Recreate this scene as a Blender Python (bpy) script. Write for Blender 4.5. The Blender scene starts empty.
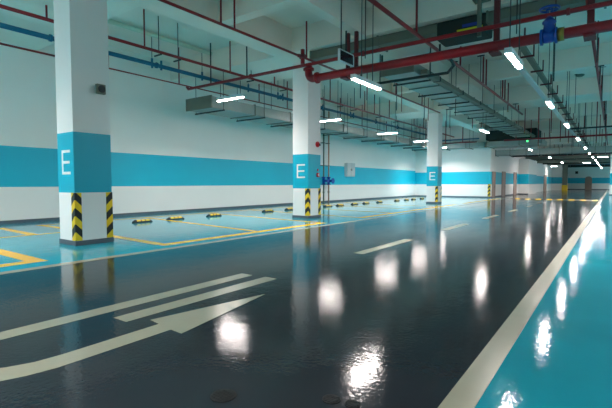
import bpy, bmesh, math, random
from mathutils import Vector
random.seed(4)
S = bpy.context.scene
C = S.collection
PI = math.pi
SLAB, SOF = 7.0, 6.15
XW, XS, YE, YF, XR, YB = -16.79, -9.4, 42.5, 105.0, 9.0, -7.0
XLAN = -7.72

def lin(c):
    return tuple(((v/255)/12.92 if v/255 <= .04045 else ((v/255+.055)/1.055)**2.4) for v in c) + (1,)

def newmat(name):
    m = bpy.data.materials.new(name); m.use_nodes = True
    nt = m.node_tree; b = nt.nodes['Principled BSDF']
    return m, nt, b

def mat(name, rgb, rough=.5, metal=0, var=.06, scale=3., bump=0., bscale=20., rvar=0., rscale=2., spec=.5):
    m, nt, b = newmat(name)
    N, L = nt.nodes, nt.links
    tc = N.new('ShaderNodeTexCoord')
    nz = N.new('ShaderNodeTexNoise'); nz.inputs['Scale'].default_value = scale; nz.inputs['Detail'].default_value = 5
    L.new(tc.outputs['Object'], nz.inputs['Vector'])
    mx = N.new('ShaderNodeMix'); mx.data_type = 'RGBA'
    c = lin(rgb)
    mx.inputs[6].default_value = tuple(v*(1-var) for v in c[:3]) + (1,)
    mx.inputs[7].default_value = tuple(min(1, v*(1+var)) for v in c[:3]) + (1,)
    L.new(nz.outputs['Fac'], mx.inputs[0]); L.new(mx.outputs[2], b.inputs['Base Color'])
    b.inputs['Roughness'].default_value = rough; b.inputs['Metallic'].default_value = metal
    b.inputs['Specular IOR Level'].default_value = spec
    if rvar:
        n2 = N.new('ShaderNodeTexNoise'); n2.inputs['Scale'].default_value = rscale; n2.inputs['Detail'].default_value = 4
        L.new(tc.outputs['Object'], n2.inputs['Vector'])
        mr = N.new('ShaderNodeMapRange'); mr.inputs[1].default_value = .3; mr.inputs[2].default_value = .7
        mr.inputs[3].default_value = max(.02, rough-rvar); mr.inputs[4].default_value = rough+rvar
        L.new(n2.outputs['Fac'], mr.inputs[0]); L.new(mr.outputs[0], b.inputs['Roughness'])
    if bump:
        n3 = N.new('ShaderNodeTexNoise'); n3.inputs['Scale'].default_value = bscale; n3.inputs['Detail'].default_value = 3
        L.new(tc.outputs['Object'], n3.inputs['Vector'])
        bp = N.new('ShaderNodeBump'); bp.inputs['Strength'].default_value = bump; bp.inputs['Distance'].default_value = .02
        L.new(n3.outputs['Fac'], bp.inputs['Height']); L.new(bp.outputs[0], b.inputs['Normal'])
    return m

def emit(name, rgb, s):
    m, nt, b = newmat(name)
    b.inputs['Base Color'].default_value = lin(rgb)
    b.inputs['Emission Color'].default_value = lin(rgb); b.inputs['Emission Strength'].default_value = s
    return m

def hazard(name, period, corner=True):
    m, nt, b = newmat(name); N, L = nt.nodes, nt.links
    tc = N.new('ShaderNodeTexCoord'); sp = N.new('ShaderNodeSeparateXYZ'); L.new(tc.outputs['Object'], sp.inputs[0])
    def mth(op, a, bb=None):
        n = N.new('ShaderNodeMath'); n.operation = op
        for i, v in enumerate((a, bb)):
            if v is None: continue
            if isinstance(v, (int, float)): n.inputs[i].default_value = v
            else: L.new(v, n.inputs[i])
        return n.outputs[0]
    if corner:
        u = mth('ADD', mth('ABSOLUTE', sp.outputs[0]), mth('ABSOLUTE', sp.outputs[1]))
        v = mth('ADD', mth('DIVIDE', mth('ADD', sp.outputs[2], u), period), 100.12)
    else:
        v = mth('ADD', mth('DIVIDE', sp.outputs[0], period), 100.)
    g = mth('GREATER_THAN', mth('FRACT', v), .5)
    mx = N.new('ShaderNodeMix'); mx.data_type = 'RGBA'
    mx.inputs[6].default_value = lin((22, 24, 28)); mx.inputs[7].default_value = lin((236, 196, 20))
    L.new(g, mx.inputs[0]); L.new(mx.outputs[2], b.inputs['Base Color']); b.inputs['Roughness'].default_value = .45
    return m

def floor_mat(name, rgb, rough, worn):
    """glossy epoxy: slow swells in the film and fine orange peel"""
    m, nt, b = newmat(name); N, L = nt.nodes, nt.links
    tc = N.new('ShaderNodeTexCoord')
    def noise(s, d=4, stretch=None):
        n = N.new('ShaderNodeTexNoise'); n.inputs['Scale'].default_value = s; n.inputs['Detail'].default_value = d
        if stretch:
            mp = N.new('ShaderNodeMapping'); mp.inputs['Scale'].default_value = stretch
            L.new(tc.outputs['Object'], mp.inputs[0]); L.new(mp.outputs[0], n.inputs['Vector'])
        else: L.new(tc.outputs['Object'], n.inputs['Vector'])
        return n.outputs['Fac']
    mx = N.new('ShaderNodeMix'); mx.data_type = 'RGBA'; c = lin(rgb)
    mx.inputs[6].default_value = tuple(v*.82 for v in c[:3]) + (1,)
    mx.inputs[7].default_value = tuple(min(1, v*1.16 + worn) for v in c[:3]) + (1,)
    L.new(noise(.9, 7), mx.inputs[0]); L.new(mx.outputs[2], b.inputs['Base Color'])
    mr = N.new('ShaderNodeMapRange'); mr.inputs[1].default_value = .35; mr.inputs[2].default_value = .7
    mr.inputs[3].default_value = rough*.75; mr.inputs[4].default_value = rough*1.4
    L.new(noise(1.6, 5, (1, .5, 1)), mr.inputs[0]); L.new(mr.outputs[0], b.inputs['Roughness'])
    b1 = N.new('ShaderNodeBump'); b1.inputs['Strength'].default_value = FB1; b1.inputs['Distance'].default_value = .02
    b2 = N.new('ShaderNodeBump'); b2.inputs['Strength'].default_value = FB2; b2.inputs['Distance'].default_value = .005
    L.new(noise(5, 3), b1.inputs['Height']); L.new(noise(26, 2), b2.inputs['Height'])
    L.new(b1.outputs[0], b2.inputs['Normal']); L.new(b2.outputs[0], b.inputs['Normal'])
    b.inputs['Specular IOR Level'].default_value = .16
    return m
FB1, FB2 = .075, .22

def galv(name, rgb, rough=.45):
    return mat(name, rgb, rough, .25, .12, 2.5)

M = dict(
    lane=floor_mat('lane_epoxy', (39, 46, 53), .09, .003),
    bay=floor_mat('bay_epoxy', (20, 152, 172), .06, .01),
    white=mat('wall_white', (240, 237, 233), .6, 0, .03, .8, .08, 40),
    blue=mat('band_blue', (4, 182, 210), .45, 0, .07, .7, .06, 30),
    ceil=mat('ceiling_paint', (236, 225, 214), .8, 0, .08, .5, .1, 12),
    beam=mat('beam_paint', (240, 230, 219), .75, 0, .07, .6, .1, 12),
    colw=mat('column_white', (236, 234, 233), .5, 0, .02, 1.5),
    colb=mat('column_blue', (0, 172, 200), .4, 0, .03, 1.5),
    plinth=mat('plinth_grey', (84, 94, 104), .5, 0, .1, 4),
    lw=mat('line_white', (160, 158, 139), .22, 0, .05, 5, .03, 40),
    ly=mat('line_yellow', (244, 186, 0), .22, 0, .06, 4, .03, 40),
    red=mat('pipe_red', (138, 10, 24), .4, 0, .1, 4),
    maroon=mat('support_maroon', (98, 22, 32), .5, 0, .1, 4),
    bluep=mat('pipe_blue', (0, 96, 130), .4, 0, .1, 4),
    valve=mat('valve_blue', (0, 66, 158), .35, 0, .1, 6),
    pale=mat('pale_conduit', (206, 214, 196), .6, 0, .08, 3),
    galv=galv('galvanised', (150, 160, 156)),
    galvd=galv('galvanised_dull', (112, 120, 110), .6),
    dark=mat('dark_steel', (42, 52, 56), .5, .3, .1, 5),
    insul=mat('dark_insulation', (30, 40, 38), .8, 0, .15, 6, .3, 30),
    black=mat('black_rubber', (26, 28, 32), .6, 0, .1, 8, .1, 40),
    yel=mat('yellow_rubber', (226, 186, 30), .5, 0, .1, 8),
    hood=mat('lamp_housing', (218, 222, 224), .4),
    tube=emit('lamp_tube', (255, 243, 238), 1.0),
    green=emit('green_sign_face', (60, 255, 120), 1.4),
    glass=mat('dark_glass', (16, 30, 44), .15),
    box=mat('cabinet_grey', (196, 202, 204), .4, 0, .04, 3),
    brown=mat('door_brown', (164, 136, 124), .5, 0, .08, 3),
    brass=mat('brass', (170, 140, 70), .35, .8),
    copper=mat('pinkish_pipe', (196, 142, 122), .5, .0, .1, 4),
    alarm=mat('alarm_red', (206, 16, 34), .35),
    label=mat('label_yellow', (210, 210, 20), .5),
    labelb=mat('label_blue', (24, 44, 150), .5),
    guard=hazard('corner_guard_stripes', .36),
    bumpm=hazard('speed_bump_stripes', .8, False),
    iron=mat('drain_iron', (12, 15, 18), .7, 0, .3, 30, .4, 40),
)
LAMP = 75.
POWER = 58.
M['tube'].node_tree.nodes['Principled BSDF'].inputs['Emission Strength'].default_value = LAMP

# ---------------------------------------------------------------- mesh helpers
class MB:
    def __init__(s): s.bm = bmesh.new(); s.mi = 0
    def _f(s, vs, smooth=False):
        try: f = s.bm.faces.new(vs)
        except ValueError: return
        f.material_index = s.mi; f.smooth = smooth
    def box(s, x0, x1, y0, y1, z0, z1, bev=0):
        v = [s.bm.verts.new(p) for p in ((x0,y0,z0),(x1,y0,z0),(x1,y1,z0),(x0,y1,z0),(x0,y0,z1),(x1,y0,z1),(x1,y1,z1),(x0,y1,z1))]
        n0 = len(s.bm.faces)
        for q in ((3,2,1,0),(4,5,6,7),(0,1,5,4),(1,2,6,5),(2,3,7,6),(3,0,4,7)): s._f([v[i] for i in q])
        if bev:
            es = list({e for vv in v for e in vv.link_edges})
            bmesh.ops.bevel(s.bm, geom=es, offset=bev, segments=2, affect='EDGES', profile=.5)
        return s
    def poly(s, pts, z0, z1):
        """a flat outline in the XY plane given a thickness"""
        a = [s.bm.verts.new((x, y, z0)) for x, y in pts]; b = [s.bm.verts.new((x, y, z1)) for x, y in pts]
        n = len(pts); ar = sum(pts[i][0]*pts[(i+1)%n][1]-pts[(i+1)%n][0]*pts[i][1] for i in range(n))
        if ar < 0: a.reverse(); b.reverse()
        s._f(list(reversed(a))); s._f(b)
        for i in range(n): s._f([a[i], a[(i+1)%n], b[(i+1)%n], b[i]])
        return s
    def tube(s, pts, r, n=12, cap=True, radii=None):
        pts = [Vector(p) for p in pts]; rings = []
        for i, p in enumerate(pts):
            t = ((pts[i]-pts[i-1]).normalized() if i else Vector()) + ((pts[i+1]-pts[i]).normalized() if i < len(pts)-1 else Vector())
            t.normalize()
            up = Vector((0,0,1)) if abs(t.z) < .9 else Vector((1,0,0))
            if i and rings: up = last
            a = t.cross(up).normalized(); b = a.cross(t).normalized(); last = b
            rr = radii[i] if radii else r
            rings.append([s.bm.verts.new(p + rr*(math.cos(2*PI*k/n)*a + math.sin(2*PI*k/n)*b)) for k in range(n)])
        for i in range(len(rings)-1):
            for k in range(n): s._f([rings[i][k], rings[i][(k+1)%n], rings[i+1][(k+1)%n], rings[i+1][k]], True)
        if cap: s._f(list(reversed(rings[0]))); s._f(rings[-1])
        return s
    def disc(s, c, axis, r, h, n=20):
        c = Vector(c); a = Vector(axis).normalized()*h/2
        return s.tube([c-a, c+a], r, n)
    def ring(s, c, R, r, n=24, m=8):
        c = Vector(c); rs = []
        for i in range(n):
            a = 2*PI*i/n; d = Vector((math.cos(a), math.sin(a), 0))
            rs.append([s.bm.verts.new(c + d*(R + r*math.cos(2*PI*k/m)) + Vector((0,0,r*math.sin(2*PI*k/m)))) for k in range(m)])
        for i in range(n):
            for k in range(m): s._f([rs[i][k], rs[i][(k+1)%m], rs[(i+1)%n][(k+1)%m], rs[(i+1)%n][k]], True)
        return s
    def build(s, name, m, parent=None, loc=None):
        bmesh.ops.recalc_face_normals(s.bm, faces=s.bm.faces)
        me = bpy.data.meshes.new(name); 
        o = bpy.data.objects.new(name, me); C.objects.link(o)
        off = Vector((0,0,0))
        if parent is not None: off = Vector(parent['_w']) if '_w' in parent else Vector((0,0,0))
        l = Vector(loc) if loc is not None else off
        bmesh.ops.translate(s.bm, vec=-l, verts=s.bm.verts)
        s.bm.to_mesh(me); s.bm.free()
        for mm in (m if isinstance(m, (list, tuple)) else [m]): me.materials.append(M[mm])
        o['_w'] = tuple(l)
        if parent is not None: o.parent = parent; o.location = l - off
        else: o.location = l
        return o

def thing(name, label, cat, loc, group=None):
    o = bpy.data.objects.new(name, None); C.objects.link(o); o.location = loc; o['_w'] = tuple(loc)
    o.empty_display_size = .1
    return tag(o, label, cat, group)
def tag(o, label, cat, group=None, kind=None):
    o['label'] = label; o['category'] = cat
    if group: o['group'] = group
    if kind: o['kind'] = kind
    return o
def struct(o): o['kind'] = 'structure'; return o
ORD = 'nearest second third fourth fifth sixth seventh eighth ninth tenth eleventh twelfth thirteenth fourteenth fifteenth'.split()
def bx(*a, **k): return MB().box(*a, **k)

# ---------------------------------------------------------------- the setting
f = MB()
f.mi = 1; f.box(XW-.2, XLAN, YB, YE+.1, -.1, 0)
f.mi = 0; f.box(XLAN, -.75, YB, YE+.1, -.1, 0); f.box(XS-.3, -.75, YE+.1, YF+.2, -.1, 0)
f.mi = 1; f.box(-.75, XR+.2, YB, YF+.2, -.1, 0)
struct(f.build('floor', ['lane', 'bay']))

def banded(name, x0, x1, y0, y1, segs, top=SLAB):
    """a painted wall: white, blue band, white, as three courses of one mesh"""
    w = MB()
    zb, zt = segs
    w.mi = 0; w.box(x0, x1, y0, y1, 0, zb); w.box(x0, x1, y0, y1, zt, top)
    w.mi = 1; w.box(x0, x1, y0, y1, zb, zt)
    return struct(w.build(name, ['white', 'blue']))
BD = (1.26, 2.67)
banded('wall_left', XW-.2, XW, YB, YE+.2, BD)
BE = (1.26, 2.48)
banded('wall_end', XW, XS, YE, YE+.2, BE)
banded('wall_side', XS-.2, XS, YE+.2, 92, BE)
banded('wall_pier', XS, -8.3, 57.2, 64, BE, 4.3)
banded('wall_recess', -9.6, -7.75, 92, 92.2, BE)
banded('wall_far', -9.6, XR, YF, YF+.2, (1.3, 2.45))
banded('wall_right', XR, XR+.2, YB, YF+.2, BD)
banded('wall_back', XW-.2, XR+.2, YB-.2, YB, BD)
struct(bx(XW, XW+.02, YB, YE, 0, .11).build('baseboard_left', 'plinth'))
struct(bx(XW, XS, YE-.02, YE, 0, .11).build('baseboard_end', 'plinth'))
struct(bx(XS, XS+.02, YE-.02, 57.2, 0, .11).build('baseboard_side', 'plinth'))
struct(bx(XS, -8.28, 57.18, 57.2, 0, .11).build('baseboard_pier', 'plinth'))
struct(bx(-9, XR, YF-.02, YF, 0, .14).build('baseboard_far', 'plinth'))
struct(bx(XW-.2, XR+.2, YB-.2, YF+.2, SLAB, SLAB+.2).build('ceiling', 'ceil'))
# wide beams across the hall (over the column lines), slimmer ones between
for y0, y1 in ((3.15, 6.71), (12.3, 15.2), (27.3, 30.1), (43.2, 45.6), (58, 60.6), (73, 75.6), (88, 90.6)):
    xl = XW if y0 < 42 else XS
    struct(bx(xl, -10.4 if y0 < 42 else XR, y0, y1, SOF, SLAB).build('ceiling_beam', 'beam'))
    if y0 < 42: struct(bx(-9.62, XR, y0, y1, SOF, SLAB).build('ceiling_beam', 'beam'))
struct(bx(-10.4, -9.62, YB, YE, SOF-.02, SLAB).build('ceiling_beam', 'beam'))
for y0 in (8.75, 20.9, 35.5):
    struct(bx(-9.62, XR, y0, y0+.38, SOF, SLAB).build('ceiling_beam', 'beam'))
for y0, y1 in ((YB, 3.15), (6.71, 8.75), (9.13, 12.3), (15.2, 20.9), (21.28, 27.3)):
    struct(bx(-6.95, -6.6, y0, y1, SOF+.01, SLAB).build('ceiling_beam', 'beam'))

# doors seen edge-on along the side wall, and the far door
def door(y0, y1, h, k):
    o = MB(); o.box(XS, XS+.06, y0, y0+.1, 0, h); o.box(XS, XS+.06, y1-.1, y1, 0, h); o.box(XS, XS+.06, y0+.1, y1-.1, h-.1, h)
    fr = struct(o.build('door_%d' % k, 'brown'))
    bx(XS, XS+.035, y0+.1, y1-.1, .01, h-.1).build('door_leaf', 'brown', fr)
    bx(XS+.035, XS+.09, y1-.3, y1-.18, 1.0, 1.06).build('door_handle', 'dark', fr)
door(43.25, 44.5, 2.5, 1); door(47.6, 49.3, 2.6, 2); door(54, 55.8, 2.65, 3); door(80.5, 84, 2.75, 4)
o = MB(); pts = [(-4.7, 0), (-3.5, 0), (-3.5, 2.2)] + [(-4.1+.6*math.cos(a), 2.2+.55*math.sin(a)) for a in [PI*i/10 for i in range(1, 10)]] + [(-4.7, 2.2)]
fv = [o.bm.verts.new((x, YF-.08, z)) for x, z in pts]; bv = [o.bm.verts.new((x, YF-.02, z)) for x, z in pts]
o._f(fv); o._f(list(reversed(bv)))
for i in range(len(pts)): o._f([fv[i], fv[(i+1) % len(pts)], bv[(i+1) % len(pts)], bv[i]])
fd = struct(o.build('door_5', 'brown')); bx(-3.75, -3.62, YF-.14, YF-.08, 1.0, 1.06).build('door_handle', 'dark', fd)

# ---------------------------------------------------------------- painted markings
TH = .003
def mark(name, pts, m, label, cat, group=None, z=0.):
    o = MB(); o.poly(pts, z, z+TH)
    c = (sum(p[0] for p in pts)/len(pts), sum(p[1] for p in pts)/len(pts), 0)
    return tag(o.build(name, m, None, c), label, cat, group)
def strip(x0, y0, x1, y1, w):
    d = Vector((x1-x0, y1-y0)).normalized(); n = Vector((-d.y, d.x))*w/2
    return [(x0+n.x, y0+n.y), (x1+n.x, y1+n.y), (x1-n.x, y1-n.y), (x0-n.x, y0-n.y)]
def rect(x0, x1, y0, y1): return [(x0, y0), (x1, y0), (x1, y1), (x0, y1)]
mark('edge_line', rect(-.84, -.655, YB, 104), 'lw', 'wide cream edge line between dark lane and plain turquoise floor', 'floor line')
mark('edge_line', rect(-7.72, -7.52, YB, 41.5), 'lw', 'thin white line where dark lane meets the turquoise parking bays', 'floor line')
mark('lane_line', rect(-4.6, -4.37, YB, 4.62), 'lw', 'long solid white line on dark lane, furthest from the arrow', 'floor line')
dy = [(2.3, 4.66), (7.3, 9.88), (12.5, 14.9), (17.4, 19.7), (22.4, 24.4), (27.4, 29.4), (32.4, 34.4)]
dl = ['long white dash between the white arrow and the solid line', 'white dash on dark lane level with second marked column, first past the arrow',
      'white dash on lane, second past the arrow tip', 'white dash on lane, third past the arrow tip', 'white dash on lane, fourth past the arrow tip',
      'white dash on lane, fifth past the arrow tip', 'white dash on lane, last before the yellow and black bump']
for i, (a, b) in enumerate(dy): mark('lane_dash', rect(-4.15, -3.92, a, b), 'lw', dl[i], 'floor line', 'dashes down the middle of the lane')
# arrow: shaft that bends away at its tail, and an asymmetric head
L_, R_ = [(-3.6, 2.47)], [(-3.37, 2.43)]
tail = [(-3.59, -3.36, 1.45), (-3.61, -3.4, 1.25), (-3.68, -3.47, 1.08), (-3.85, -3.63, .85), (-4.15, -3.9, .6), (-4.5, -4.3, .42)]
arrow = [(-3.6, 2.46), (-3.78, 2.48), (-3.5, 3.93), (-3.2, 2.42), (-3.37, 2.43)] + [(b, y-.04) for a, b, y in tail] + [(a, y+.1) for a, b, y in reversed(tail)]
mark('painted_arrow', arrow, 'lw', 'white arrow with slim triangular head painted on the dark lane', 'arrow')
# yellow parking lines
Y = [(strip(-10.6, 3.2, -8.18, 3.2, .27), 'yellow bay divider meeting front line just before the nearest column'),
     (rect(-8.46, -8.18, YB, 3.07), 'yellow front line of the bays left of the nearest column'),
     (strip(-12.6, -2, -12.6, 5.9, .16), 'thin yellow line crossing the bays behind the nearest column, left side'),
     (strip(-15.4, 4.9, -12.68, 4.8, .24), 'yellow divider between wall and thin line, left of nearest column'),
     (strip(-15.4, 6.05, -12.5, 6.0, .26), 'broad short yellow divider close behind the nearest column'),
     (strip(-12.5, 6.0, -8.32, 5.76, .26), 'yellow bay divider running out just past the nearest column'),
     (rect(-8.34, -8.03, 5.66, 12.3), 'yellow front line between the nearest and second column'),
     (strip(-15.1, 9.86, -8.32, 8.95, .19), 'yellow bay divider midway between the nearest and second column'),
     (strip(-15.1, 13.1, -8.32, 12.22, .19), 'yellow bay divider ending just before the second column'),
     (rect(-8.34, -8.03, 14.9, 27.6), 'yellow front line between the second and third column'),
     (rect(-8.34, -8.03, 29.6, 41), 'yellow front line beyond the third column'),
     (strip(-15.1, 15.9, -8.32, 15.0, .19), 'yellow bay divider just past the second column'),
     (strip(-15.1, 19.1, -8.32, 18.2, .19), 'yellow bay divider, second one past the second column'),
     (strip(-15.1, 22.3, -8.32, 21.4, .19), 'yellow bay divider, third one past the second column'),
     (strip(-15.1, 25.5, -8.32, 24.6, .19), 'yellow bay divider, last one before the third column'),
     (rect(-15.3, -15.18, 6.1, 40), 'thin yellow line at back of bays along left wall')]
for p, l in Y: mark('bay_line', p, 'ly', l, 'floor line', 'yellow parking lines', z=.0005)

# ---------------------------------------------------------------- columns
def guard(col, cx, cy, sx, sy, w=.14, t=.012, z0=.11, z1=1.18):
    o = MB()
    o.box(min(cx, cx-sx*w), max(cx, cx-sx*w), min(cy, cy+sy*t), max(cy, cy+sy*t), z0, z1)
    o.box(min(cx+sx*t, cx), max(cx+sx*t, cx), min(cy+sy*t, cy-sy*w), max(cy+sy*t, cy-sy*w), z0, z1)
    g = o.build('corner_guard', 'guard', col, (cx, cy, 0)); g['label'] = 'yellow and black striped corner guard'
    return g
def column(x0, x1, y0, y1, label, top=SOF-.02, full=True):
    t = thing('concrete_column', label, 'column', ((x0+x1)/2, (y0+y1)/2, 0), 'marked columns'); t['kind'] = 'thing'
    o = MB(); o.box(x0, x1, y0, y1, 0, 1.183); o.box(x0, x1, y0, y1, 2.53, top); o.build('shaft', 'colw', t)
    bx(x0-.002, x1+.002, y0-.002, y1+.002, 1.183, 2.53).build('painted_band', 'colb', t)['label'] = 'blue painted band'
    bx(x0-.02, x1+.02, y0-.02, y1+.02, 0, .105, bev=.006).build('plinth', 'plinth', t)
    guard(t, x1, y0, 1, -1); guard(t, x1, y1, 1, 1)
    # letter E on the face that looks back down the lane
    a, b, zb, zt, w = x0+.2, x0+.6, 1.59, 2.14, .062
    e = MB(); ya, yb = y0-.008, y0-.002
    e.box(a, a+w, ya, yb, zb, zt)
    for z in (zb, (zb+zt)/2-w/2, zt-w): e.box(a+w, b - (.03 if z not in (zb, zt-w) else 0), ya, yb, z, z+w)
    e.build('letter', 'colw', t)['label'] = 'white capital letter E'
    return t
CX0, CX1 = -10.37, -9.62
column(CX0, CX1, 4.5, 5.35, 'nearest white column with blue band, letter E and small grey speaker')
column(CX0, CX1, 13.33, 14.18, 'second white column with blue band, letter E and red alarm')
column(CX0, CX1, 28.32, 29.17, 'third white column with letter E, plain side without devices')

t = thing('far_column', 'distant grey column with yellow foot before the far wall', 'column', (-7.2, 92, 0)); t['kind'] = 'thing'
bx(-7.65, -6.85, 91.6, 92.4, 0, SLAB).build('shaft', 'galvd', t)
bx(-7.7, -6.8, 91.55, 92.45, 0, 1.0).build('foot_guard', 'yel', t)
t = thing('far_column', 'pale column at right border beside the turquoise floor', 'column', (.1, 59.9, 0)); t['kind'] = 'thing'
bx(-.3, .5, 59.5, 60.3, 0, SOF).build('shaft', 'colw', t)
bx(-.305, .505, 59.495, 60.305, 1.2, 2.5).build('painted_band', 'colb', t)
bx(-.32, .52, 59.48, 60.32, 0, .1).build('plinth', 'plinth', t)
g = MB(); w = .2
g.box(XS-.0, XS+.015, YE-.015, YE+.2, 0, 1.3); g.box(XS-.2, XS, YE-.015, YE, 0, 1.3)
tag(g.build('corner_guard', 'guard', None, (XS, YE, 0)), 'yellow and black striped guard on the white wall corner', 'corner guard')

# devices on columns and wall
t = thing('wall_speaker', 'small grey speaker box high on the nearest column', 'speaker', (CX1, 5.12, 3.55))
bx(CX1, CX1+.05, 5.03, 5.13, 3.46, 3.62, bev=.006).build('bracket', 'galvd', t)
bx(CX1+.05, CX1+.13, 4.99, 5.2, 3.43, 3.65, bev=.012).build('housing', 'galvd', t)
MB().disc((CX1+.135, 5.1, 3.54), (1,0,0), .085, .015).build('speaker_grille', 'dark', t)
t = thing('alarm_bell', 'round red alarm high on second column', 'alarm', (CX1, 13.98, 2.94))
MB().disc((CX1+.02, 13.95, 2.94), (1,0,0), .115, .04).build('base_plate', 'alarm', t)
MB().tube([(CX1+.04, 13.95, 2.94), (CX1+.09, 13.95, 2.94), (CX1+.11, 13.95, 2.94)], .1, 20, radii=[.09, .075, .03]).build('dome', 'alarm', t)
MB().disc((CX1+.115, 13.97, 2.92), (1,0,0), .045, .02).build('striker_cap', 'dark', t)
t = thing('call_point', 'small red call button on blue band of second column', 'call point', (CX1, 13.98, 1.72))
bx(CX1+.003, CX1+.05, 13.9, 14.05, 1.64, 1.8, bev=.01).build('housing', 'alarm', t)
MB().disc((CX1+.055, 13.97, 1.72), (1,0,0), .045, .015).build('button', 'hood', t)
bx(CX1+.003, CX1+.03, 13.95, 14.0, 1.88, 1.96, bev=.005).build('indicator', 'alarm', t)
t = thing('electrical_cabinet', 'light grey two-door cabinet mounted on blue band of left wall', 'cabinet', (XW, 28.65, 1.9))
bx(XW, XW+.26, 28.05, 29.25, 1.9, 2.95, bev=.01).build('body', 'box', t)
for y0, y1 in ((28.08, 28.64), (28.66, 29.22)):
    d = bx(XW+.26, XW+.285, y0, y1, 1.93, 2.92, bev=.005).build('door', 'box', t)
    yy = y1-.06 if y0 < 28.2 else y0+.06
    bx(XW+.285, XW+.31, yy-.015, yy+.015, 2.35, 2.5).build('handle', 'dark', d)
t = thing('wall_box', 'small dark box high on the far end wall', 'box', (-6.2, YF, 3.6))
bx(-6.45, -5.95, YF-.25, YF, 3.3, 3.85, bev=.01).build('housing', 'galvd', t)
bx(-6.4, -6.0, YF-.27, YF-.25, 3.35, 3.8).build('door', 'dark', t)

# risers with valves on the left wall behind the second column
def riser(y, top, lab, m, wheel):
    t = thing('riser_pipe', lab, 'pipe', (XW+.25, y, 0), 'risers on the left wall')
    MB().tube([(XW+.25, y, 0), (XW+.25, y, top)], .055, 14).build('pipe', m, t)
    v = MB(); z = 1.55
    v.tube([(XW+.25, y, z-.28), (XW+.25, y, z-.22), (XW+.25, y, z-.21), (XW+.25, y, z+.21), (XW+.25, y, z+.22), (XW+.25, y, z+.28)], .1, 18, radii=[.16, .16, .1, .1, .16, .16])
    v.tube([(XW+.25, y, z), (XW+.6, y, z)], .09, 14, radii=[.1, .06])
    vv = v.build('valve_body', 'valve', t)
    w = MB(); w.disc((XW+.62, y, z), (1,0,0), .2 if wheel else .14, .04); w.build('handwheel', 'valve', vv)
    for zz in (.1, .75): MB().disc((XW+.25, y, zz), (0,0,1), .1, .05).build('pipe_flange', 'galvd', t)
    for zz in (2.6, 4.2): bx(XW, XW+.31, y-.08, y+.08, zz, zz+.05).build('wall_bracket', 'galvd', t)
riser(24.8, 6.5, 'vertical wall pipe with blue valve, nearer of the pair past second column', 'galvd', False)
riser(25.45, 6.5, 'vertical pinkish wall pipe with blue handwheel valve, further of the pair', 'copper', True)

# ---------------------------------------------------------------- wheel stops and bump
W = [8.62, 10.02, 11.95, 15.37, 17.1, 20.7, 22.05, 23.84, 25.42, 27.46, 30.49, 32.35, 33.83, 35.78]
def wheel_stop(y, label):
    x = -13.5; L2, w, h = .36, .09, .1
    t = thing('wheel_stop', label, 'wheel stop', (x, y, 0), 'wheel stops along the left wall')
    b = MB(); bm = b.bm
    lo = [(-w, -L2), (w, -L2), (w, L2), (-w, L2)]; mi = [(-w, -L2+.02), (w, -L2+.02), (w, L2-.02), (-w, L2-.02)]
    hi = [(-w*.55, -L2+.1), (w*.55, -L2+.1), (w*.55, L2-.1), (-w*.55, L2-.1)]
    rs = [[bm.verts.new((x+p[0], y+p[1], z)) for p in r] for r, z in ((lo, 0), (mi, h*.35), (hi, h))]
    for i in (0, 1):
        for k in range(4): b._f([rs[i][k], rs[i][(k+1) % 4], rs[i+1][(k+1) % 4], rs[i+1][k]])
    b._f(list(reversed(rs[0]))); b._f(rs[2])
    b.build('rubber_body', 'black', t)
    for a, c in ((-.25, -.1), (-.06, .06), (.1, .25)):
        r = MB(); q = []
        for dx, z in ((w*.9, h*.52), (w*.58, h+.004), (-w*.58, h+.004), (-w*.9, h*.52)):
            q.append([r.bm.verts.new((x+dx, y+yy, z)) for yy in (a, c)])
        for i in range(3): r._f([q[i][0], q[i][1], q[i+1][1], q[i+1][0]])
        s = r.build('reflector', 'yel', t); s.modifiers.new('thick', 'SOLIDIFY').thickness = .004
for i, y in enumerate(W):
    wheel_stop(y, 'black and yellow wheel stop, %s from the nearest column along the wall' % (ORD[i] if i else 'first'))
t = MB(); bm = t.bm
a = [(-.2, 0), (-.12, .028), (0, .038), (.12, .028), (.2, 0)]
rs = [[bm.verts.new((xx, 40.8+p, z)) for p, z in a] for xx in (-7.3, -.9)]
for i in range(4): t._f([rs[0][i], rs[0][i+1], rs[1][i+1], rs[1][i]])
t._f(rs[0]); t._f(rs[1])
o = t.build('speed_bump', 'bumpm', None, (-4.1, 40.8, 0)); tag(o, 'yellow and black striped speed bump across the far lane', 'speed bump')
def drain(x, y, r, label):
    t = thing('floor_drain', label, 'drain', (x, y, 0))
    MB().disc((x, y, .003), (0,0,1), r, .006, 24).build('rim', 'iron', t)
    g = MB()
    for k in range(-2, 3):
        hw = math.sqrt(max(.0001, (r*.8)**2-(k*r*.3)**2)); g.box(x-hw, x+hw, y+k*r*.3-.008, y+k*r*.3+.008, .006, .009)
    g.build('grate', 'iron', t)
drain(-2.03, 1.86, .085, 'dark round floor drain in lane, one standing alone at bottom edge')
drain(-1.43, 2.24, .06, 'dark round floor drain beside another one, the left of the pair')
drain(-1.29, 2.27, .05, 'dark round floor drain beside another one, the right of the pair')

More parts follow.
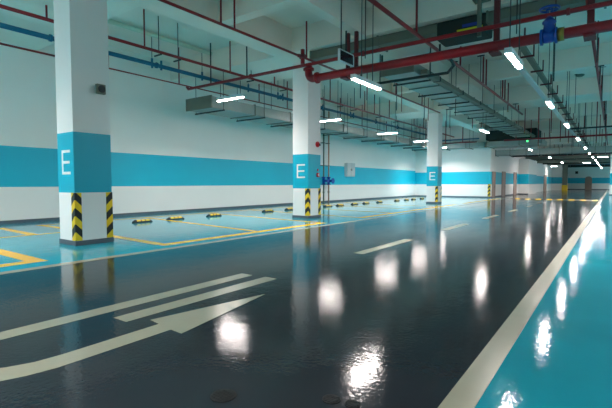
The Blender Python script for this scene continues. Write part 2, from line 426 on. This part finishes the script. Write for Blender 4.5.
# ---------------------------------------------------------------- lamps
OBST = [(-15.3, -13.6, 12, 41.3, 4.55), (-7, -5.7, 14.1, 40, 5.26), (-16.8, -9.6, 41.2, 42.4, 4.68), (-9.4, 8, 43.9, 45.3, 4.01), (-9.4, -4.85, 40.2, 43.5, 4.66), (-14.7, 9, 11.5, 11.7, 5.3)]
FARY = (52, 61.4, 66, 71, 78, 84, 94)
for i_, y_ in enumerate(FARY): OBST += [(-9.4, 8, y_-.05, y_+1.05, 4.31+.1*(i_ % 3)), (-9.4, 8, y_-1.1, y_-.9, 4.72)]
def lamp(x, y, along, ln, label, group, rods=True, top=SLAB, z=4.9, ro=.8):
    t = thing('tube_lamp', label, 'lamp', (x, y, z), group)
    h = ln/2; hw = .045
    def b(u0, u1, v0, v1, z0, z1, bev=0):
        return MB().box(*((x+u0, x+u1, y+v0, y+v1) if along == 'X' else (x+v0, x+v1, y+u0, y+u1)), z0, z1, bev=bev)
    b(-h-.03, h+.03, -hw-.03, hw+.03, z-.03, z+.09, .008).build('housing', 'hood', t)
    b(-h, h, -hw, hw, z-.055, z).build('diffuser', 'tube', t)
    ld = bpy.data.lights.new('lamp_light', 'AREA'); ld.shape = 'RECTANGLE'; ld.size = ln; ld.size_y = .08; ld.energy = POWER*ln/1.35*(4 if x < -9 and y > 37 else 1.45 if x < -9 else 3.5 if x > 3 and y > 45 else 1)
    ld.spread = math.radians(145); ld.color = (1, .93, .89)
    lo = bpy.data.objects.new('lamp_light', ld); C.objects.link(lo); lo.parent = t; lo.location = (0, 0, -.058)
    if along == 'Y': lo.rotation_euler = (0, 0, PI/2)
    if rods:
        for u in (-h*ro, h*ro):
            px, py = (x+u, y) if along == 'X' else (x, y+u)
            tp = SOF if any(a <= py <= c for a, c in ((3.15,6.71),(12.3,15.2),(27.3,30.1),(43.2,45.6),(58,60.6),(73,75.6),(88,90.6))) else SLAB
            for x0, x1, y0, y1, zb in OBST:
                if x0 <= px <= x1 and y0 <= py <= y1: tp = min(tp, zb)
            MB().tube([(px, py, z+.09), (px, py, tp)], .012, 6).build('hanger_rod', 'dark', t)
for i, y in enumerate((-5, 1.6, 11.65, 18.7, 25.8, 32.2, 37.4)):  # first two are out of view, added to light the near wall
    lab = ['tube lamp over bays behind the camera end of left row', 'tube lamp over bays beside the nearest column',
           'bright tube lamp over bays between nearest and second column', 'bright tube lamp showing just past the second column',
           'tube lamp over bays midway between second and third column', 'tube lamp over bays just before the third column', 'tube lamp over bays close before the white end wall'][i]
    lamp(-12.15 if i < 6 else -13.2, y if i < 6 else 39.2, 'X', 1.38, lab, 'lamps over the parking bays', z=4.7)  # last lamp is added, hidden behind the third column to brighten the end wall
for i, y in enumerate((-3.2, 11.05, 24.85, 41.0, 54.8, 69)):  # first lamp is unseen, added behind the camera for its light
    lab = ['tube lamp over lane edge, behind the camera', 'long bright tube lamp hanging beside the second column under big red pipe',
           'small bright lamp beside long duct near third column', 'tiny bright lamp beyond the duct end near pier wall',
           'tiny bright lamp over lane far beyond the pier', 'tiny lamp over lane near the distant grey column'][i]
    lamp(-5.86, y, 'Y', 1.62, lab, 'lamps along the long duct', z=4.3, ro=.42)
for i, y in enumerate((-5.8, -1.5, 10.25, 16.65, 23.1, 30.7, 38.7, 45.6, 53, 60.4, 68, 76, 84, 92)):  # first two are out of view, added to light the near hall
    lamp(-1.84 + .0015*y, y, 'Y', 1.32, 'bright tube lamp under cable tray, ' + ('one behind the camera' if i == 0 else 'one overhead of the camera' if i == 1 else ORD[i-2] + ' visible in the tray row'), 'lamps under the cable tray', z=4.1)
for i, (x, y, a) in enumerate(((-1.0, 57, 'X'), (-3.1, 72, 'X'), (-8.3, 84, 'X'))):  # last one is added to light the recess wall
    lamp(x, y, a, .9, z=4.3, label='distant tube lamp set across the lane, ' + ['nearest right border', 'in line with the arched door', 'left of the distant grey column'][i], group='cross lamps at far end')
lamp(-10.2, -2.2, 'X', 1.5, 'tube lamp over bays behind and left of the camera', 'lamps over the parking bays')  # extra lamp out of view, added to brighten the near column faces
for i, (x, y) in enumerate(((4, -4), (4, 10), (4, 17), (4, 24), (4, 32), (4, 40), (4, 52), (4, 64), (4, 76), (4, 88), (4, 99))):  # unseen lamps added to brighten the right floor and the far wall
    lamp(x, y, 'Y', 1.7, 'tube lamp over turquoise floor outside the right border, ' + ORD[i], 'lamps over the right bays')

# ---------------------------------------------------------------- pipes
def soffit(x, y):
    for a, c in ((3.15,6.71),(12.3,15.2),(27.3,30.1),(43.2,45.6),(58,60.6)):
        if a <= y <= c: return SOF
    if -10.4 <= x <= -9.62 and y < YE: return SOF-.02
    if x > -9.62 and any(a <= y <= a+.38 for a in (8.75, 20.9, 35.5)): return SOF
    return SLAB
def pipe(name, pts, r, m, label, hang, hm='red', hr=.028, cat='pipe', flange=(), fm=None, group=None):
    t = thing(name, label, cat, pts[0], group)
    MB().tube(pts, r, 14).build('pipe', m, t)
    for (x, y, z) in hang:
        zt = soffit(x, y)
        h = MB(); h.tube([(x, y, z+r*.6), (x, y, zt)], hr, 6); h.build('hanger_rod', hm, t)
    for (x, y, z, ax) in flange:
        MB().disc((x, y, z), ax, r*1.45, .07).build('coupling', fm or m, t)
    return t
def ys(a, b, s, j=.0): 
    r = []; y = a
    while y < b: r.append(y + random.uniform(-j, j)); y += s
    return r
# along the hall
x, z = -12.4, 5.78
pipe('sprinkler_pipe', [(x, YB+.1, z), (x, 41, z)], .05, 'red', 'red pipe running lengthwise above blue pipe by left wall', [(x, y, z) for y in (2, 5.2, 8.12, 11.9, 14.6, 18, 19.2, 23.1, 24.4, 26.6, 31, 33, 36)])
t = thing('hanger_row', 'dark threaded rods with small brackets beside red lengthwise pipe', 'hangers', (x, 8.7, z))
for y in (8.72, 9.5, 13.2, 15.4, 17, 20.5, 22, 25.3, 28, 32):
    zt = soffit(-12.5, y)
    MB().tube([(-12.5, y, z-.02), (-12.5, y, zt)], .016, 6).build('rod', 'dark', t)
    bx(-12.75, -12.35, y-.02, y+.02, z-.09, z-.05).build('bracket', 'dark', t)
x, z = -14.2, 5.88
pipe('water_pipe', [(x, YB+.1, z), (x, 41, z)], .075, 'bluep', 'long blue pipe running lengthwise high along the left wall', [], flange=[(x, y, z, (0,1,0)) for y in (6.05, 9.8, 17.2, 21, 24.7, 28.2, 32)])
t = thing('pipe_clamps', 'dark blue clamps and rods holding the blue pipe', 'hangers', (x, 6.6, z))
for y in (4.6, 6.35, 9.6, 10.0, 12, 14.8, 17.0, 17.4, 21.2, 24.5, 24.9, 28.2, 32):
    bx(x-.03, x+.03, y-.03, y+.03, z-.14, z+.22).build('clamp', 'bluep', t)
    if y not in (10.0, 17.4, 24.9): MB().tube([(x, y, z+.2), (x, y, soffit(x, y))], .014, 6).build('rod', 'dark', t)
x, z = -14.7, 5.5
pipe('sprinkler_pipe', [(x, YB+.1, z), (x, 7.7, z)], .034, 'red', 'thin red lengthwise pipe below blue pipe, left of the nearest column', [(x, y, z) for y in (1, 4)])
pipe('sprinkler_pipe', [(x, 8.16, z+.5), (x, 8.16, z), (x, 40, z)], .034, 'red', 'thin red lengthwise pipe below blue pipe, from nearest column onward', [(x, y, z) for y in (11.2, 16.1, 18.4, 21, 24, 27, 31)])
x, z = -8.75, 5.72
pipe('sprinkler_pipe', [(x, YB+.1, z), (x, 26, z)], .04, 'red', 'red lengthwise pipe alongside the column beam', [(x, y, z) for y in (4.5, 8.07, 8.58, 12.03, 16, 19.5, 23)], flange=[(x, 11.6, z, (0,1,0))])
x, z = -4.8, 5.77
pipe('sprinkler_pipe', [(x, YB+.1, z), (x, 30, z)], .056, 'red', 'red lengthwise pipe descending diagonally over middle of the ceiling', [(x, y, z) for y in (8, 12.1, 16.5, 19.95, 20.5, 24.0, 24.6, 28.6)], hr=.034)
t = thing('hanger_row', 'dark rods with short top brackets beside the middle red pipe', 'hangers', (x, 19.7, z))
for y in (12.8, 19.7, 23.8, 28.0):
    zt = soffit(-4.85, y)
    MB().tube([(-4.85, y, z), (-4.85, y, zt)], .016, 6).build('rod', 'dark', t)
    bx(-5.0, -4.7, y-.03, y+.03, zt-.04, zt).build('bracket', 'dark', t)
x, z = -.62, 5.8
pipe('sprinkler_pipe', [(x, YB+.1, z), (x, 60, z)], .05, 'red', 'red lengthwise pipe close to the right border above turquoise floor', [(x, y, z) for y in (6, 10, 16.5, 20, 23.5, 27, 31, 35, 39)], hr=.036)
t = thing('hanger_row', 'dark rods with top plates beside the pipe near right border', 'hangers', (x, 18, z))
for y in (17.2, 21, 25, 33, 37):
    zt = soffit(x, y)
    MB().tube([(x+.07, y, z-.4), (x+.07, y, zt)], .02, 6).build('rod', 'dark', t)
    bx(x-.12, x+.2, y-.04, y+.04, zt-.04, zt).build('top_plate', 'dark', t)
# across the hall
def arc(cx, cz, y, r, a0, a1, n=8): return [(cx+r*math.cos(a0+(a1-a0)*i/n), y, cz+r*math.sin(a0+(a1-a0)*i/n)) for i in range(n+1)]
z = 5.36; yy = 11.6
pipe('cross_pipe', [(-14.7, yy, z+.1), (-14.6, yy, z), (XR, yy, z)], .058, 'red', 'slimmer upper red pipe crossing the hall above the thick one', [(xx, yy, z) for xx in (-13.2, -11.2, -6.9, 1.5, 5)], hm='dark', flange=[(xx, yy, z, (1,0,0)) for xx in (-11, -6.3, -.95, 4)])
z = 4.87; R = .2
pts = [(-8.35, yy, 5.3)] + arc(-8.35+R, z+R, yy, R, PI, 1.5*PI) + [(XR, yy, z)]
pipe('cross_pipe', pts, .125, 'red', 'thick red pipe with elbow crossing hall under the ceiling', [], flange=[(-8.0, yy, z, (1,0,0)), (-8.35, yy, 5.2, (0,0,1))])
t = thing('pipe_riser', 'short red riser joining slim cross pipe to lengthwise pipe beside second column', 'pipe', (-8.6, yy, 5.4))
MB().tube([(-8.6, yy, 5.42), (-8.6, yy, 5.9)], .07, 12).build('pipe', 'red', t)
MB().disc((-8.6, yy, 5.66), (0,0,1), .11, .12).build('coupling', 'maroon', t)
for i, (xx, lab, ww) in enumerate(((-6.95, 'maroon steel post behind dark sign, left of a close pair', .05), (-6.65, 'maroon steel post behind dark sign, right of a close pair', .05),
                       (-2.53, 'single maroon steel post holding cross pipes left of the blue valve', .07), (-.52, 'maroon steel post holding the cross pipes right of blue valve', .07))):
    t = thing('pipe_support', lab, 'pipe support', (xx, 11.78, 4.7), 'maroon pipe supports')
    ytop = 12.36
    bx(xx-ww, xx+ww, 11.76, 11.86, 4.78, SOF if i < 2 else SLAB).build('post', 'maroon', t)
    bx(xx-ww-.05, xx+ww+.05, 11.5, 11.9, 4.69, 4.74).build('foot_bracket', 'maroon', t)
t = thing('pipe_support', 'grey steel hanger with T head above the cross pipes', 'pipe support', (-3.0, 12.0, 5.4))
bx(-3.05, -2.95, 11.9, 12.0, 5.3, 6.3).build('post', 'galvd', t); bx(-3.2, -2.8, 11.85, 12.3, 6.3, 6.34).build('head', 'galvd', t)

# blue gate valve
vx, vz = -1.33, 4.87
t = thing('gate_valve', 'blue gate valve with handwheel on the thick red cross pipe', 'valve', (vx, yy, vz))
v = MB()
for s_ in (-1, 1): v.disc((vx+s_*.15, yy, vz), (1,0,0), .185, .05)
v.tube([(vx-.16, yy, vz), (vx-.08, yy, vz), (vx+.08, yy, vz), (vx+.16, yy, vz)], .15, 18, radii=[.12, .15, .15, .12])
v.tube([(vx, yy, vz), (vx, yy, vz+.27), (vx, yy, vz+.31), (vx, yy, vz+.34)], .12, 18, radii=[.15, .11, .15, .15])
v.build('body', 'valve', t)
b = MB(); b.tube([(vx, yy, vz+.34), (vx, yy, vz+.39), (vx, yy, vz+.46)], .1, 16, radii=[.15, .1, .05])
b.build('bonnet', 'valve', t)
b = MB()
for s_ in (-1, 1): b.box(vx+s_*.06-.014, vx+s_*.06+.014, yy-.02, yy+.02, vz+.4, vz+.64)
b.box(vx-.075, vx+.075, yy-.03, yy+.03, vz+.6, vz+.64); b.build('yoke', 'valve', t)
MB().tube([(vx, yy, vz+.4), (vx, yy, vz+.74)], .015, 8).build('stem', 'galv', t)
w = MB(); w.ring((vx, yy, vz+.64), .2, .027)
for k in range(4):
    a = PI*k/2+.5; w.tube([(vx, yy, vz+.64), (vx+.2*math.cos(a), yy+.2*math.sin(a), vz+.64)], .014, 6)
w.disc((vx, yy, vz+.64), (0,0,1), .04, .05); w.build('handwheel', 'valve', t)
t = MB(); t.disc((vx+.25, yy, vz), (1,0,0), .155, .13); tag(t.build('pipe_coupling', 'brass', None, (vx+.29, yy, vz)), 'brass coloured coupling on thick red pipe beside blue valve', 'coupling')

# black rods that drop the lamps' cables
for x, y, z0, lab in ((-5.9, 11.0, 5.0, 'thin black rod hanging left of the long duct'), (-2.1, 12.0, 5.2, 'thin black rod hanging before nearest tray lamp'), (-1.25, 12.05, 3.9, 'thin black cable hanging down behind the blue valve'),
                      (-6.0, 20.0, 4.5, 'thin black rod hanging beside long duct'), (-1.7, 26, 5.0, 'thin dark rod with top plate in open ceiling bay'), (-1.2, 32, 5.0, 'thin dark rod far along the open ceiling')):
    t = thing('hanging_rod', lab, 'rod', (x, y, z0))
    MB().tube([(x, y, z0), (x, y, soffit(x, y))], .014, 6).build('rod', 'black', t)
    bx(x-.06, x+.06, y-.06, y+.06, soffit(x, y)-.03, soffit(x, y)).build('top_plate', 'dark', t)
for (x, y, lab) in ((-1.8, 22, 'round smoke detector on ceiling, nearer of two'), (-1.54, 26.2, 'round smoke detector on ceiling, further of two')):
    t = thing('smoke_detector', lab, 'smoke detector', (x, y, SLAB))
    MB().tube([(x, y, SLAB), (x, y, SLAB-.05), (x, y, SLAB-.1)], .2, 20, radii=[.2, .2, .12]).build('housing', 'galvd', t)
x = -6.3; t = thing('hanging_sign', 'dark-faced sign box in white frame hanging from a rod', 'sign', (x, 10.6, 4.8))
fr = MB(); y0, y1, z0, z1 = 10.2, 10.99, 4.82, 5.16
fr.box(x-.035, x+.03, y0, y1, z0, z0+.03); fr.box(x-.035, x+.03, y0, y1, z1-.03, z1); fr.box(x-.035, x+.03, y0, y0+.03, z0+.03, z1-.03); fr.box(x-.035, x+.03, y1-.03, y1, z0+.03, z1-.03)
fr.build('frame', 'hood', t); bx(x-.03, x+.02, y0+.03, y1-.03, z0+.03, z1-.03).build('face', 'glass', t)
MB().tube([(x, 10.32, z1), (x, 10.32, SLAB)], .018, 8).build('hanger_rod', 'black', t)
# pale conduit on slab by left wall
x = -13.9
t = thing('pale_conduit', 'pale cream conduit running along ceiling near the left wall', 'conduit', (x, 9, 6.82))
MB().tube([(x, 6.75, 6.86), (x, 12.25, 6.86)], .08, 10).build('conduit', 'pale', t)
t = thing('pale_conduit', 'pale cream conduit crossing under the wide beam by left wall', 'conduit', (x, 15.5, 6.5))
MB().tube([(-14.4, 15.5, 6.86), (-10.5, 15.5, 6.86)], .08, 10).build('conduit', 'pale', t)

# ---------------------------------------------------------------- ducts
def duct(x0, x1, y0, y1, z0, z1, label, m='galv', bars=(), axis='Y', hb=.02, barmat='dark', strip_m=None):
    t = thing('air_duct', label, 'duct', ((x0+x1)/2, (y0+y1)/2, z0))
    bx(x0, x1, y0, y1, z0, z1).build('casing', m, t)
    step = 2.66
    if axis == 'Y':
        n = int((y1-y0)/step)
        for i in range(n+1):
            y = y0 + i*step; bx(x0-.035, x1+.035, y-.02, y+.03, z0-.035, z1+.035).build('joint_flange', 'galvd', t)
        for y in bars:
            b = MB(); b.box(x0-.15, x1+.15, y-.03, y+.03, z0-.1, z0-.045); b.build('support_bar', barmat, t)
            for xx in (x0-.1, x1+.1): MB().tube([(xx, y, z0-.1), (xx, y, soffit(xx, y))], .013, 6).build('hanger_rod', 'dark', t)
    else:
        n = int((x1-x0)/step)
        for i in range(n+1):
            x = x0 + i*step; bx(x-.02, x+.03, y0-.035, y1+.035, z0-.035, z1+.035).build('joint_flange', 'galvd', t)
        for x in bars:
            b = MB(); b.box(x-.03, x+.03, y0-.15, y1+.15, z0-.1, z0-.045); b.build('support_bar', barmat, t)
            for y in (y0-.1, y1+.1): MB().tube([(x, y, z0-.1), (x, y, soffit(x, y))], .013, 6).build('hanger_rod', 'dark', t)
    return t
duct(-15.25, -13.65, 12.0, 41.2, 4.58, 5.03, 'galvanised duct along left wall over parking bays', bars=[12.6+2.6*i for i in range(11)])
duct(-6.95, -5.75, 14.2, 40, 5.3, 5.65, 'long galvanised duct with dark cross bars over the lane', bars=[15.58+2.62*i for i in range(9)])
t = thing('cable_trunking', 'olive steel trunking running along right edge of long duct', 'trunking', (-5.55, 27, 5.3))
bx(-5.62, -5.4, 14.6, 41, 5.25, 5.4).build('channel', 'galvd', t)
for y in ys(16, 40, 3): bx(-5.65, -5.37, y, y+.05, 5.23, 5.42).build('joint', 'dark', t)
duct(-8.95, -4.35, 12.55, 13.25, 5.85, 6.13, 'dull duct crossing hall behind slim red pipe, near second column', 'galvd', axis='X')
t = duct(-2.95, 8.9, 12.55, 13.25, 5.85, 6.13, 'dull duct crossing hall behind blue valve', 'galvd', axis='X')
t = thing('flexible_duct', 'dark insulated duct section with yellow and blue label', 'duct', (-3.65, 12.9, 5.68))
bx(-4.34, -2.96, 12.5, 13.3, 5.6, 6.12, bev=.04).build('casing', 'insul', t)  # casing darker than the ducts on either side
bx(-3.75, -3.05, 12.488, 12.5, 5.66, 5.78).build('label', 'label', t)['label'] = 'yellow strip label'
bx(-3.6, -3.15, 12.488, 12.5, 5.82, 5.9).build('label', 'labelb', t)['label'] = 'small blue label'
t = thing('dark_conduit', 'dark steel conduit looping across beneath the long duct', 'conduit', (-7.2, 14.3, 5.2))
MB().tube([(-7.6, 13.9, 5.1), (-7.4, 14.4, 5.1), (-4.6, 14.4, 5.1), (-4.3, 14.1, 5.25), (-4.3, 13.4, 5.4)], .05, 10).build('conduit', 'dark', t)
for xx in (-7.1, -5.2): MB().tube([(xx, 14.4, 5.1), (xx, 14.4, SOF)], .02, 6).build('hanger_rod', 'dark', t)
t = thing('dark_conduit', 'dark pipe with hangers crossing above the thick red pipe', 'conduit', (-6, 12.1, 5.1))
MB().tube([(-7.0, 12.1, 5.02), (-2.9, 12.1, 5.02)], .04, 10).build('conduit', 'dark', t)
for xx in (-5.9, -4.1): MB().tube([(xx, 12.1, 5.0), (xx, 12.1, 5.35)], .03, 6).build('hanger_rod', 'dark', t)

# cable tray over the right lamp row
x0, x1, z = -2.27, -2.12, 5.22
t = thing('cable_tray', 'slotted grey cable tray running lengthwise above the right lamp row', 'cable tray', (-2.2, 20, z))
o = MB(); o.box(x0, x1, 12.6, 62, z, z+.012); o.box(x0, x0+.012, 12.6, 62, z+.012, z+.1); o.box(x1-.012, x1, 12.6, 62, z+.012, z+.1)
o.build('tray', 'galvd', t)
for y in (12.7, 14.3, 16.35, 18.7, 20.9, 23.3, 25.1, 27.4, 29.8, 32.2, 34.6, 37, 39.4, 42, 45, 48, 51, 54, 57, 60):
    b = MB(); b.box(x0-.12, x1+.12, y-.03, y+.03, z-.05, z); b.build('support_bracket', 'maroon', t)
    MB().tube([(x1+.1, y, z-.05), (x1+.1, y, z+.32)], .022, 6).build('stud', 'maroon', t)
t = thing('lighting_trunking', 'slim white lighting trunking running above the tray lamps', 'trunking', (-2.5, 30, 5.05))
bx(-2.66, -2.5, 14.3, 62, 5.15, 5.24).build('channel', 'hood', t)
for y in ys(15.5, 60, 4): MB().tube([(-2.58, y, 5.24), (-2.58, y, soffit(-2.5, y))], .012, 6).build('hanger_rod', 'dark', t)

# farther clutter: ducts and pipes crossing the hall beyond the third column
duct(XW+.1, -9.7, 41.3, 42.3, 4.72, 5.2, 'galvanised duct crossing directly above white end wall', axis='X', bars=(-15.5, -13.2, -11))
duct(-9.3, 8, 44.0, 45.2, 4.05, 4.55, 'pale wide duct crossing the hall beyond the end wall corner', axis='X', bars=(-8, -5.5, -3, -.6))
duct(-9.3, -4.9, 40.3, 43.4, 4.7, 5.1, 'pale broad duct box under the dark mass at duct end', axis='X')
t = thing('insulated_plenum', 'dark insulated duct mass where the long duct ends', 'duct', (-7.6, 42, 5.2))
bx(-9.35, -5.3, 40.2, 43.1, 5.2, 6.05, bev=.05).build('casing', 'insul', t)  # plain dark box at the end of the long duct
pipe('cross_pipe', [(XW+.3, 39, 5.3), (-9.6, 39, 5.3)], .06, 'bluep', 'blue pipe crossing above the duct before white end wall', [(xx, 39, 5.3) for xx in (-15, -13, -11)], hm='dark')
pipe('cross_pipe', [(XW+.3, 38.2, 4.95), (-9.6, 38.2, 4.95)], .045, 'red', 'thin red pipe crossing before white end wall', [(xx, 38.2, 4.95) for xx in (-15.5, -14, -12.3, -10.8)])
pipe('cross_pipe', [(-7.5, 38.6, 4.97), (XR, 38.6, 4.97)], .075, 'red', 'red pipe crossing hall beyond the long duct, with many drops', [(xx, 38.6, 4.97) for xx in (-6.6, -5.5, -4.2, -3.1, -1.9, -.9)])
pipe('cross_pipe', [(-2.4, 33.4, 5.02), (XR, 33.4, 5.02)], .05, 'dark', 'dark pipe crossing hall at right past the cable tray middle', [(xx, 33.4, 5.02) for xx in (-1.6, -.5)], hm='dark')
DROPS = ['left of the green exit light', 'just right of the green exit light', 'short one under the middle of open ceiling', 'in the middle bay, third left of the cable tray',
         'reaching low, last one left of the cable tray', 'right of cable tray, nearest one', 'close to right border pipe, past the cable tray', 'beside end of the diagonal red pipe',
         'close before the pale duct, left of tray', 'over parking bays, before the white end wall', 'over parking bays, closest to the left wall', 'over parking bays, closest behind third column',
         'between third column beam and long duct, nearer', 'between third column beam and long duct, further']
for i, (x, y, a, b) in enumerate(((-5.1, 33, 5.0, 7), (-4.5, 35, 4.2, 6.9), (-4.0, 31, 5.3, 7), (-3.6, 34, 5.0, 7), (-3.3, 37, 4.6, 7), (-1.0, 34.8, 4.2, 7), (-.5, 36, 4.6, 7), (-4.9, 26, 5.5, 7), (-3.0, 40, 4.7, 7), (-12, 35, 4.8, 7), (-13.5, 36.5, 4.9, 7), (-11.3, 33, 5.2, 7), (-8.0, 30.6, 5.3, 7), (-7.9, 32.6, 5.3, 7))):
    t = thing('sprinkler_drop', 'vertical red sprinkler drop ' + DROPS[i], 'sprinkler', (x, y, a), 'red sprinkler drops')
    MB().tube([(x, y, a), (x, y, min(b, soffit(x, y)))], .03, 8).build('drop_pipe', 'red', t)
    MB().tube([(x, y, a-.1), (x, y, a-.04), (x, y, a)], .02, 8, radii=[.05, .02, .03]).build('sprinkler_head', 'brass', t)
# red hanger frames by the middle duct, on the column-side
for i, (y, x) in enumerate(((16.5, -8.75), (20.2, -8.75), (24, -8.75), (28, -8.75))):
    t = thing('rod_trapeze', 'dark and red drop frame between column beam and long duct, %s of four' % ORD[i], 'hangers', (x, y, 5.5), 'drop frames by the column beam')
    zt = soffit(x, y)
    zz = min(6.3, zt-.02)
    MB().tube([(x, y, 5.0), (x, y, zz)], .02, 6).build('rod', 'red', t)
    MB().tube([(x-.05, y-.5, 5.0), (x-.05, y-.5, zz)], .02, 6).build('rod', 'dark', t)
    bx(x-.1, x+1.0, y-.55, y-.5, zz-.03, zz+.02).build('cross_bar', 'dark', t)
for i, y in enumerate(FARY):
    duct(-9.3, 8, y, y+1.0, 4.35+.1*(i % 3), 4.85+.1*(i % 3), 'distant duct crossing the far hall, %s of seven' % ORD[i], 'galvd' if i % 2 else 'insul', axis='X')
    pipe('cross_pipe', [(-9.3, y-1, 4.8), (8, y-1, 4.8)], .07, 'red' if i % 2 else 'bluep', 'distant coloured pipe crossing the far hall, %s of seven' % ORD[i], [(xx, y-1, 4.8) for xx in (-6, -3.5, -1)])
t = thing('exit_light', 'tiny green glowing exit light under the dark duct mass', 'sign', (-5.95, 40.0, 4.9))
bx(-6.02, -5.88, 39.95, 40.03, 4.85, 5.15).build('housing', 'hood', t)
bx(-6.005, -5.895, 39.94, 39.95, 4.87, 5.13).build('face', 'green', t)
MB().tube([(-5.95, 40, 5.15), (-5.95, 40, 5.25)], .015, 6).build('hanger_rod', 'dark', t)

for o in C.objects:
    if '_w' in o: del o['_w']

# ---------------------------------------------------------------- camera, world, colour
cd = bpy.data.cameras.new('camera'); cam = bpy.data.objects.new('camera', cd); C.objects.link(cam)
cd.sensor_fit = 'HORIZONTAL'; cd.sensor_width = 36; cd.lens = 420.3/612*36; cd.clip_end = 300; cd.clip_start = .05
cam.location = (0, 0, 1.4); cam.rotation_euler = (PI/2-.0501, 0, .6301)
S.camera = cam
w = bpy.data.worlds.new('world'); S.world = w; w.use_nodes = True
w.node_tree.nodes['Background'].inputs[0].default_value = (.6, .8, .85, 1); w.node_tree.nodes['Background'].inputs[1].default_value = .02
S.view_settings.view_transform = 'Standard'; S.view_settings.look = 'None'; S.view_settings.gamma = 1; S.view_settings.use_curve_mapping = False
S.view_settings.exposure = 1.0
S.cycles.use_denoising = True; S.cycles.max_bounces = 8; S.cycles.diffuse_bounces = 5; S.cycles.glossy_bounces = 4
S.cycles.sample_clamp_indirect = 6; S.cycles.caustics_reflective = False; S.cycles.caustics_refractive = False
